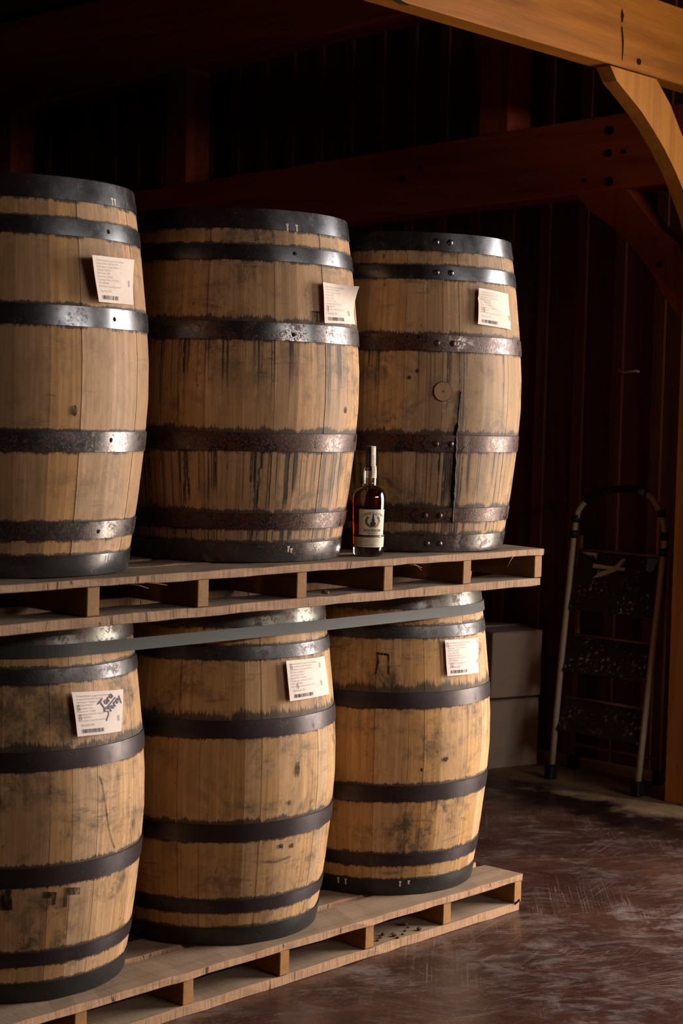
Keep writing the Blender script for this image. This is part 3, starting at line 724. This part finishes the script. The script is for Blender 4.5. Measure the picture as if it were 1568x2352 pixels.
# riveted hoop laps
for i in range(6):
    zt, zb = HZ['U'][2 * i], HZ['U'][2 * i + 1]; zm = (zt + zb) / 2; hh = (zt - zb) / 2
    t_end = [-112.0, -112.2, -111.9, -131.5, -135.6, -131.6][i]; t_riv = [(-125.7, -118.0), (-125.7, -118.0), (-125.4, -117.5), (-124.6, -117.2), (-128.3, -120.5), (-126.4, -119.4)][i]
    sgn = 1 if i < 3 else -1
    V = []; F = []; nn_ = 14
    L = 26
    for k in range(nn_ + 1):
        s = k / nn_; ww = hh * .985 * (1 if s > .18 else math.sqrt(max(0.02, 1 - (1 - s / .18) ** 2)) * .55 + .45 * min(1, s / .18 + .3))
        th = (t_end - sgn * L * s) * D2R
        for j, zz in enumerate((zm + ww, zm, zm - ww)):
            V.append(cyl(th, zz, .0046 if s < .9 else .0024)); V.append(cyl(th, zz, .002))
    for k in range(nn_):
        for j in range(2):
            a_ = 6 * k + 2 * j; F.append((a_, a_ + 2, a_ + 8, a_ + 6))
        for j in (0, 2):
            a_ = 6 * k + 2 * j; F.append((a_, a_ + 6, a_ + 7, a_ + 1) if j == 0 else (a_, a_ + 1, a_ + 7, a_ + 6))
    F.append((0, 1, 3, 2)); F.append((2, 3, 5, 4))
    bm = bmesh.new(); vv = [bm.verts.new(p) for p in V]
    for f in F: bm.faces.new([vv[q] for q in f])
    me = bm_mesh('hoop_lap', bm); smooth_by_angle(me, .5)
    hm = HOOP[['clean', 'clean', 'rust', 'rust', 'rust', 'half'][i]]
    put('hoop_lap', me, hm, hU3[i])
    for q in t_riv:
        th = q * D2R; nn2 = Vector((math.cos(th), math.sin(th), 0)); p = cyl(th, zm, .0044)
        dome = [(.0088, .0), (.0084, .0026), (.0064, .0056), (.0034, .0074), (.0, .008)]
        me = lathe('rivet', dome, 14); me.transform(Vector((0, 0, 1)).rotation_difference(nn2).to_matrix().to_4x4()); me.transform(Matrix.Translation(p))
        put('rivet', me, hm, hU3[i])

L1, hL1 = make_barrel('L', (-1.6640, .3511, ZL), 'oak barrel at left on the lower pallet with purple handwriting on its label', mL1,
                      ['zinc', 'dull', 'brown', 'brown', 'brown', 'black'], 20, seed=31)
paper_label(L1, [(-100.4, .738), (-70.1, .7256), (-72.8, .6267), (-98.4, .634)], (.012, .006, .003, .012), '230', [(.012, .066), (.014, .044), (.136, .034)], 4, hand=True)
mark(L1, 'stencil_mark', [[(-102.3, .277), (-94.9, .270), (-94.9, .253), (-100.6, .257), (-100.8, .228), (-102.3, .229)]], M_worn)
mark(L1, 'stencil_mark', [[(-111.5, .273), (-105.6, .268), (-105.8, .238), (-107.4, .238), (-107.4, .254), (-111.4, .258)]], M_worn)
mark(L1, 'stencil_mark', [[(-127.9, .283), (-124.0, .283), (-123.8, .234), (-130, .234), (-129.4, .262)]], M_worn)
arc = lerp_path([(-86.5, .53), (-84.5, .49), (-83.4, .459), (-82.4, .425), (-81.1, .398), (-79.2, .372), (-76.8, .347)], 24)
put('scrape_mark', tube_mesh('scrape_mark', [cyl(a_ * D2R, z, -.0004) for a_, z in arc], .0018, 6), M_scrape, L1)
L2, hL2 = make_barrel('L', (-.9900, .3331, ZL), 'oak barrel in the middle of the lower pallet, label held by four staples', mL2,
                      ['zinc', 'dull', 'brown', 'brown', 'brown', 'black'], 9, seed=47)
paper_label(L2, [(-98.4, .7527), (-66.1, .7465), (-66.3, .6445), (-97.2, .6469)], (.010, .003, .008, .010), '231', [(.014, .086), (.118, .082), (.028, .036), (.120, .034)], 6)
knot_hole(L2, -91.5, .461, .006, .024); knot_hole(L2, -95.9, .377, .006, .008); knot_hole(L2, -92.5, .258, .006, .008); knot_hole(L2, -99.0, .262, .008, .007)
L3, hL3 = make_barrel('L', (-.2970, .3397, ZL), 'golden oak barrel at right on the lower pallet, nearest the pallet end', mL3,
                      ['zinc', 'dull', 'brown', 'brown', 'brown', 'black'], 33, seed=53,
                      chalk=[(5, -159.9, .046, .018), (5, -155.5, .045, .018), (5, -124.6, .044, .017), (5, -119.6, .045, .012)])
paper_label(L3, [(-103.6, .7522), (-74.8, .7469), (-76.5, .6433), (-102.9, .6479)], (.004, .002, .002, .006), '228', [(.008, .088), (.140, .094), (.022, .030), (.142, .036)], 8)
knot_hole(L3, -103.1, .404, .009, .009); knot_hole(L3, -116.6, .378, .005, .006)
mark(L3, 'brand_mark', [[(-141, .716), (-140.3, .718), (-139.6, .690), (-140.9, .655), (-141.6, .655), (-140.6, .69)], [(-135.2, .712), (-134.4, .712), (-134.2, .656), (-134.9, .656)],
                        [(-141, .719), (-134.4, .714), (-134.4, .709), (-141, .712)]], M_char)
# plastic strap round the lower row
zst = .9475; wst = .0145
cs = [(-1.664, .3511), (-.990, .3331), (-.297, .3397)]; rs = rad(zst - ZL) + .0032
pts = []
hullc = []
for c in cs:
    for k in range(120):
        a = 2 * math.pi * k / 120; hullc.append((c[0] + rs * math.cos(a), c[1] + rs * math.sin(a)))
hullc = sorted(hullc)
def half(pp):
    h = []
    for p in pp:
        while len(h) >= 2 and (h[-1][0] - h[-2][0]) * (p[1] - h[-2][1]) - (h[-1][1] - h[-2][1]) * (p[0] - h[-2][0]) <= 0: h.pop()
        h.append(p)
    return h
hull = half(hullc)[:-1] + half(hullc[::-1])[:-1]
V = []; F = []; n = len(hull); cx, cy = -.98, .34
for i, (x, y) in enumerate(hull):
    px, py = hull[i - 1]; qx, qy = hull[(i + 1) % n]; tx, ty = qx - px, qy - py; l_ = math.hypot(tx, ty); nx, ny = ty / l_, -tx / l_
    lean = .05 * (zst - .56)
    for e, dz in ((.0, wst), (.0012, wst), (.0012, -wst), (.0, -wst)):
        V.append((x + nx * (e + (.004 if dz < 0 else 0)), y + ny * (e + (.004 if dz < 0 else 0)), zst + dz + .006 * (x + 1.0) * 0))
for i in range(n):
    j = (i + 1) % n
    for k in range(4): F.append((4 * i + k, 4 * j + k, 4 * j + (k + 1) % 4, 4 * i + (k + 1) % 4))
st = put('packing_strap', mesh('packing_strap', V, F), M_strap)
tag(st, 'grey plastic strap pulled tight around the lower row of barrels', 'strap')

# ------------------------------------------------------------------ pallets
def pallet(loc, label, deck, strg, seed, gap_lift=0.0, thick=.020, tb=.024):
    R = random.Random(seed)
    root = empty('pallet', loc, label, 'pallet', 'wooden pallets under the barrels'); L = 2.06; D = .69
    zt = HP
    ys = [(0, .150), (.18, .29), (.34, .45), (.50, .60), (.64, D)] if thick else []
    for (y0, y1) in ys:
        me = box_mesh('deck_board', (-L + R.uniform(-.006, .006), y0, zt - thick), (0 + (0 if y0 == 0 else R.uniform(-.012, .0)), y1, zt), .0016, .0018, (30, 1, 1))
        put('deck_board', me, deck, root)
    for (y0, y1) in [(.004, .140), (.27, .40), (.55, D - .004)]:
        me = box_mesh('bottom_board', (-L, y0, 0), (-.008, y1, tb), .0016, .0018, (30, 1, 1))
        put('bottom_board', me, deck, root)
    sm = box_mesh('stringer', (-.0185, .004, tb), (.0185, D - .004, zt - thick), .002, .0006, (1, 6, 1))
    for k in range(7):
        put('stringer', sm, strg, root, (-.0195 - k * .33557 + R.uniform(-.002, .002), R.uniform(-.002, .003), 0))
    return root
PU = pallet((-.0452, -.0766, ZU - HP - .0016), 'upper wooden pallet carrying the top three barrels and the bottle', M_deckU, M_strgU, 5)
PL = pallet((0, 0, 0), 'lower wooden pallet standing on the floor', M_deckL, M_strgL, 6, tb=.0265)
for (x, y, dx, dy, dz) in ((-.155, -.002, -.045, -.012, -.030), (-.62, -.001, .05, -.008, -.012), (-1.55, -.001, .06, -.010, -.008), (-1.60, -.001, .05, -.012, -.012), (-.60, -.001, .03, -.006, -.02)):
    z0 = HP - .018 if dz < 0 else HP + .001
    put('splinter', tube_mesh('splinter', [(x, y, z0), (x + dx * .5, y + dy * .7, z0 + dz * .35), (x + dx, y + dy, z0 + dz)], [.0014, .0011, .0004], 5), M_strgU, PU)
nl = put('bent_nail', tube_mesh('bent_nail', [(-.028, .006, .022), (-.028, -.006, .034), (-.026, -.010, .040)], .003, 7), M_iron, PL)
sc_ = Print()
for pth in ([(-.097, .106), (-.090, .118), (-.082, .108), (-.074, .119), (-.066, .110)], [(-.060, .112), (-.045, .120), (-.036, .113), (-.030, .100)], [(-.114, .074), (-.104, .088), (-.097, .076)], [(-.092, .070), (-.080, .086), (-.068, .084), (-.058, .066), (-.048, .060)]):
    sc_.stroke(pth, .0018)
sc_.lay('pen_scribble', lambda u, v: (u, v, HP + .0006), M_bar, PL)
def crumb(name, p, s, label, grp, mat):
    bm = bmesh.new(); bmesh.ops.create_icosphere(bm, subdivisions=1, radius=s)
    for v in bm.verts: v.co = Vector((v.co.x * rnd.uniform(.7, 1.5), v.co.y * rnd.uniform(.7, 1.3), max(-s * .5, v.co.z * rnd.uniform(.4, .9))))
    zmin = min(v.co.z for v in bm.verts)
    for v in bm.verts: v.co.z -= zmin
    o = put(name, bm_mesh(name, bm), mat, None, p); tag(o, label, 'debris', grp); return o
crumb('pebble', (-.966, -.055, ZU - HP + .0252), .011, 'small brown pebble on the bottom board of the upper pallet', None, M_stone)
for (x, y, s) in ((-.459, .08, .010), (-.462, .02, .008), (-.576, .057, .007), (-.561, .028, .008), (-.567, .010, .006), (-.626, .032, .006), (-.501, .039, .005), (-.548, .045, .005), (-.60, .045, .006), (-.53, .022, .005), (-.47, .055, .004)):
    crumb('dirt_crumb', (x, y, .0272), s, 'tiny dry crumb of dirt on the bottom board of the lower pallet', 'dirt crumbs on the lower pallet', M_stone)

# ------------------------------------------------------------------ whiskey bottle
BTL = empty('whiskey_bottle', (-.7240, .0180, ZU + .0006), 'amber whiskey bottle with cream label standing between two upper barrels', 'bottle')
outer = [(0, .002), (.030, .0015), (.037, 0), (.0395, .002), (.0405, .006), (.0408, .02), (.0425, .07), (.0445, .13), (.0452, .150), (.0448, .160), (.0430, .170), (.0385, .1785),
         (.0320, .1850), (.0245, .1895), (.0195, .1930), (.0186, .198), (.0189, .210), (.0192, .224), (.0184, .238), (.0176, .2415), (.0150, .2418)]
inner = [(.0140, .2405), (.0160, .236), (.0166, .222), (.0162, .200), (.0168, .1925), (.0215, .1875), (.0290, .1825), (.0358, .1765), (.0402, .1685), (.0420, .159), (.0424, .150), (.0417, .13), (.0397, .07), (.0380, .030), (.0370, .0235), (.033, .021), (0, .020)]
put('glass_body', lathe('glass_body', outer + inner, 56), M_glass, BTL)
liq = [(0, .0196), (.0332, .0206), (.0373, .0232), (.0383, .030), (.0400, .07), (.0420, .13), (.0427, .150), (.0423, .159), (.0405, .1687), (.0361, .1767), (.0292, .1828), (.0216, .1880), (.0175, .1895), (0, .1895)]
put('whiskey', lathe('whiskey', liq, 56), M_whis, BTL)
cap = [(0, .232), (.0140, .232), (.0140, .2415), (.0146, .2420), (.0148, .244), (.0146, .2955), (.0138, .2985), (0, .2985)]
put('stopper', lathe('stopper', cap, 32), M_cap, BTL)
smooth_by_angle(BTL.children[-1].data, .5)
T0 = -122 * D2R
def brad(z):
    for (r1, z1), (r2, z2) in zip(outer, outer[1:]):
        if z1 <= z <= z2 and z2 > z1: return r1 + (r2 - r1) * (z - z1) / (z2 - z1)
    return .04
def bsurf(e): return lambda u, v: Vector(((brad(v) + e) * math.cos(T0 + u / .0435), (brad(v) + e) * math.sin(T0 + u / .0435), v))
def band(name, u0, u1, v0, v1, mat, e, parent, nu=24, nv=4):
    p = Print(); f = bsurf(e)
    V = [f(u0 + (u1 - u0) * i / nu, v0 + (v1 - v0) * j / nv) for j in range(nv + 1) for i in range(nu + 1)]
    F = [(j * (nu + 1) + i, j * (nu + 1) + i + 1, (j + 1) * (nu + 1) + i + 1, (j + 1) * (nu + 1) + i) for j in range(nv) for i in range(nu)]
    return put(name, mesh(name, V, F, True), mat, parent)
ml = band('front_label', -.0400, .0400, .0575, .1275, M_blabel, .0004, BTL); ml['label'] = 'cream front label with dark still emblem'
bl = band('data_label', -.0690, .0660, .0240, .0575, M_blabel, .0004, BTL); bl['label'] = 'cream data label with black stripe'
band('black_stripe', -.0690, .0660, .0515, .0578, M_bink, .0007, bl)
def arc_text(pr, s, cu, cv, rad_, a0, a1, size):
    ws = []
    for ch in s:
        V, F = text_tris(ch, size) if ch != ' ' else ([], [])
        ws.append((max(p.x for p in V) - min(p.x for p in V) if V else size * .22) + size * .13)
    tot = sum(ws); x = 0
    for ch, w_ in zip(s, ws):
        if ch != ' ':
            V, F = text_tris(ch, size); x0 = min(p.x for p in V); b = len(pr.V)
            for p in V:
                a = a0 + (a1 - a0) * (x + w_ / 2) / tot; px = p.x - x0 - (w_ - size * .13) / 2
                pr.V.append((cu + (rad_ + p.y) * math.sin(a) + px * math.cos(a), cv + (rad_ + p.y) * math.cos(a) - px * math.sin(a)))
            pr.F += [tuple(q + b for q in f) for f in F]
        x += w_
pr = Print(); arc_text(pr, "LEIPER'S FORK", 0, .0565, .0580, -.60, .60, .0092)
for dx in (0, .00025): pr.text('BOURBON', dx, .0672, .0098, align='CENTER', spacing=1.1)
pr.text('WHISKEY', 0, .0612, .0058, align='CENTER', spacing=1.2)
pr.text('750 ML', 0, .0588, .0018, align='CENTER')
# pot still
st_ = [(-.0016, .1135), (.0, .1150), (.0016, .1138), (.0022, .1065), (.0030, .1010), (.0046, .0995), (.0046, .0975), (.0030, .0962), (.0032, .0945), (.0070, .0925), (.0082, .0900), (.0070, .0850), (.0058, .0815), (.0040, .0805), (-.0040, .0805), (-.0058, .0815), (-.0070, .0850), (-.0082, .0900), (-.0070, .0925), (-.0032, .0945), (-.0030, .0962), (-.0046, .0975), (-.0046, .0995), (-.0030, .1010), (-.0022, .1065)]
pr.poly(st_[::-1]); pr.stroke([(-.0004, .1130), (.0004, .1150), (.0026, .1156), (.0060, .1142), (.0104, .1118)], .0016)
pr.lay('label_print', bsurf(.0008), M_bink, ml)
wr = Print(); wg = Print()
for sd_ in (-1, 1):
    for k in range(13):
        a = (-1.45 + 2.1 * k / 12); cx_, cz_ = sd_ * .0185 * math.cos(a) * (1 if True else 1), .0955 + .0155 * math.sin(a)
        for tw in (-.7, .6):
            d_ = a + math.pi / 2 + tw; dx, dz = sd_ * math.cos(d_), math.sin(d_); q = .0056
            (wg if (sd_ > 0 and k < 7) else wr).poly([(cx_, cz_), (cx_ + dx * q * .5 - dz * .0013, cz_ + dz * q * .5 + dx * .0013), (cx_ + dx * q, cz_ + dz * q), (cx_ + dx * q * .5 + dz * .0013, cz_ + dz * q * .5 - dx * .0013)])
wr.lay('wreath', bsurf(.0008), M_goldD, ml); wg.lay('wreath', bsurf(.0008), M_gold, ml)
dt = Print()
for u, v in ((0, .0895), (-.0028, .0848), (.0028, .0848)): dt.poly([(u + .0011 * math.cos(k * .9), v + .0011 * math.sin(k * .9)) for k in range(7)])
dt.lay('still_dots', bsurf(.0011), M_gold, ml)
g = Print()
for dx in (0, .0002): g.text('BOTTLED IN BOND', .002 + dx, .0528, .0054, align='CENTER', spacing=1.12)
g.text('6 YRS', -.058, .0532, .0036)
g.lay('stripe_print', bsurf(.0010), M_gold, bl)
d = Print()
for (u, v, s, tx) in ((-.063, .0486, .0026, 'MASH BILL RECIPE'), (-.063, .0430, .0026, '70% CORN'), (-.063, .0375, .0026, '15% WHEAT'), (-.063, .0320, .0026, '15% BARLEY'), (-.0385, .0450, .0022, 'DATE FILLED'),
                      (-.022, .0418, .0028, 'NOV 2014'), (-.0385, .0392, .0022, 'DATE BOTTLED'), (-.022, .0362, .0028, 'DEC 2019'), (-.0385, .0335, .0022, 'DISTILLER'), (-.022, .0300, .0028, '100 PROOF 50% ALC/VOL'),
                      (.010, .0440, .0022, 'BARREL NO.'), (.028, .0418, .0028, '48'), (.010, .0385, .0022, 'BOTTLE NO.'), (.028, .0362, .0028, '12'), (.018, .0486, .0024, 'BATCH NO. 2')):
    d.text(tx, u, v, s)
d.lay('data_print', bsurf(.0008), M_bink, bl)
# tax strip over the stopper and down the neck
ta = -98 * D2R; wv = .0085; rv = Vector((math.cos(ta), math.sin(ta), 0)); tv = Vector((-rv.y, rv.x, 0))
prof = [(.0199, .2245 - .012), (.0200, .225), (.0193, .236), (.0186, .2432), (.0156, .247), (.0152, .290), (.0146, .2985), (.012, .2992)]
side = prof + [(-x, z) for x, z in prof[::-1][:]]
V = []; F = []
for (x, z) in side:
    for s in (-1, -.33, .33, 1):
        dd = s * wv; k = math.sqrt(max(0, x * x - dd * dd)) if abs(x) > .0145 else abs(x)
        V.append(rv * (math.copysign(k, x)) + tv * dd + Vector((0, 0, z)))
for i in range(len(side) - 1):
    for j in range(3): F.append((4 * i + j, 4 * i + j + 1, 4 * i + j + 5, 4 * i + j + 4))
ts = put('neck_strip', mesh('neck_strip', V, F, True), M_blabel, BTL); ts['label'] = 'cream paper strip over the stopper with vertical lettering'
def strip(u, v):
    r_ = .02
    for (r1, z1), (r2, z2) in zip(prof, prof[1:]):
        if z1 <= v <= z2: r_ = r1 + (r2 - r1) * (v - z1) / (z2 - z1); break
    r_ += .0007
    return rv * math.sqrt(max(0, r_ * r_ - u * u)) + tv * u + Vector((0, 0, v))
tp = Print(); tp.text('TENNESSEE', .0022, .2205, .0078, rot=math.pi / 2, spacing=1.45)
tp.lay('strip_print', strip, M_bink, ts)
tg = Print()
for k in range(12):
    z0 = .2165 + k * .0067; tg.rect(-.0083, z0, -.0074, z0 + .0067)
tg.lay('strip_border', strip, M_gold, ts)

# ------------------------------------------------------------------ cardboard boxes
def carton(loc, rz, w, dep, h, label, flap=True, seed=0):
    root = empty('cardboard_box', loc, label, 'box', 'cardboard boxes by the wall', rz)
    put('box_wall', box_mesh('box_wall', (0, 0, 0), (w, dep, h - .004), .004, .0012, (3, 3, 3)), M_box, root)
    for (y0, y1, tilt) in ((0.001, dep / 2 - .0015, .004), (dep / 2 + .0015, dep - .001, .009)):
        me = hexa('top_flap', [(.002, y0, h - .004), (w - .002, y0, h - .004), (w - .002, y1, h - .004), (.002, y1, h - .004),
                               (.002, y0, h + (0 if y0 < .1 else tilt)), (w - .002, y0, h + (0 if y0 < .1 else tilt)), (w - .002, y1, h + (tilt if y0 < .1 else 0)), (.002, y1, h + (tilt if y0 < .1 else 0))], .001)
        put('top_flap', me, M_box, root)
    return root
bz = math.atan2(1.308 - 1.372, 1.816 - 1.555)
carton((1.548, 1.374, 0), bz, .275, .33, .296, 'grey cardboard box on the floor, bottom of the stack beside the barrel')
carton((1.553, 1.370, .3085), bz - .03, .268, .31, .285, 'grey cardboard box set on top of another box by the wall')
carton((1.55, 1.80, 0), bz, .30, .33, .62, 'tall grey cardboard box just showing behind the stacked boxes')

# ------------------------------------------------------------------ step ladder
LD = empty('step_ladder', (1.70, .88, 0), 'folded cream step ladder with paint-spattered black treads leaning by the wall', 'ladder')
o0 = Vector((1.70, .88, 0))
q = lambda x, y, z: Vector((x, y, z)) - o0
def xf(z): return 1.615 + .128 * z
railp = [(1.088, .03), (1.094, .30), (1.098, .527), (1.101, .80), (1.103, 1.03)]
arcp = [(1.102, 1.075), (1.095, 1.125), (1.075, 1.158), (1.042, 1.183), (.99, 1.210), (.944, 1.225), (.858, 1.235), (.80, 1.231), (.772, 1.224), (.735, 1.203), (.707, 1.174), (.682, 1.135), (.669, 1.105), (.657, 1.06)]
railr = [(.653, 1.001), (.654, .80), (.656, .525), (.657, .27), (.658, .03)]
put('front_frame', tube_mesh('front_frame', [q(xf(z), y, z) for y, z in railp + arcp + railr], .0130, 12), M_tubeW, LD)
grip = arcp[3:9]
put('hand_grip', tube_mesh('hand_grip', [q(xf(z), y, z) for y, z in [(1.058, 1.172)] + grip + [(.755, 1.216)]], .0152, 12), M_rub, LD)
put('grip_tape', tube_mesh('grip_tape', [q(xf(1.229), .795, 1.2305), q(xf(1.226), .765, 1.2215)], .0162, 12), M_blue, LD)['label'] = 'blue tape on the grip'
for (y, z, dz) in ((1.1035, 1.095, .016), (1.1035, 1.030, .016), (.6535, 1.050, .016), (.6535, .985, .016), (.682, 1.140, .014)):
    put('collar', tube_mesh('collar', [q(xf(z), y, z - dz), q(xf(z), y, z + dz)], .0178, 12), M_rub, LD)
for sy in ((1.157, 1.110), (.722, .680)):
    put('rear_leg', tube_mesh('rear_leg', [q(1.87, sy[0], .03), q(1.81, sy[1], 1.02)], .0105, 10), M_tubeR, LD)
    put('rubber_foot', box_mesh('rubber_foot', q(1.848, sy[0] - .02, 0), q(1.892, sy[0] + .02, .06), .005), M_rub, LD)
for y in (1.088, .657):
    put('rubber_foot', box_mesh('rubber_foot', q(1.594, y - .021, 0), q(1.638, y + .021, .062), .005), M_rub, LD)
put('cross_bar', tube_mesh('cross_bar', [q(1.864, 1.155, .108), q(1.864, .722, .108)], .0075, 8), M_tubeR, LD)
def tread(zt, zb, xt, xb, name):
    y0t, y1t = .672, 1.082
    c = [q(xb, y0t, zb), q(xb + .022, y0t, zb), q(xb + .022, y1t, zb), q(xb, y1t, zb), q(xt, y0t, zt), q(xt + .022, y0t, zt), q(xt + .022, y1t, zt), q(xt, y1t, zt)]
    tr_ = put(name, hexa(name, c, .004), M_tread, LD)
    put('tread_lip', tube_mesh('tread_lip', [q(xt + .004, y0t, zt + .003), q(xt + .004, y1t, zt + .003)], .006, 8), M_tubeR, tr_)
    return tr_
T1 = tread(.962, .716, 1.765, 1.695, 'tread'); tread(.602, .456, 1.735, 1.660, 'tread'); tread(.339, .207, 1.695, 1.628, 'tread')
# dried paint daubs and blue tape on the top tread
def on_tread(u, v):   # u = y, v = z
    s = (v - .716) / (.962 - .716); return q(1.695 + .070 * s - .0025, u, v)
dp = Print(); dp.poly([(1.00, .912), (1.00, .895), (.84, .893), (.84, .908), (.93, .908)]); dp.poly([(.90, .900), (.86, .943), (.845, .94), (.88, .89), (.95, .862), (.99, .852), (.96, .88)])
dp.poly([(1.07, .955), (1.03, .957), (.99, .955), (.99, .93), (1.005, .945), (1.03, .944)])
dp.lay('paint_daub', on_tread, M_paint, T1)
tb_ = Print(); tb_.poly([(.742, .955), (.738, .905), (.715, .895), (.700, .91), (.690, .945), (.692, .955)]); tb_.lay('blue_tape_patch', on_tread, M_blue, T1)
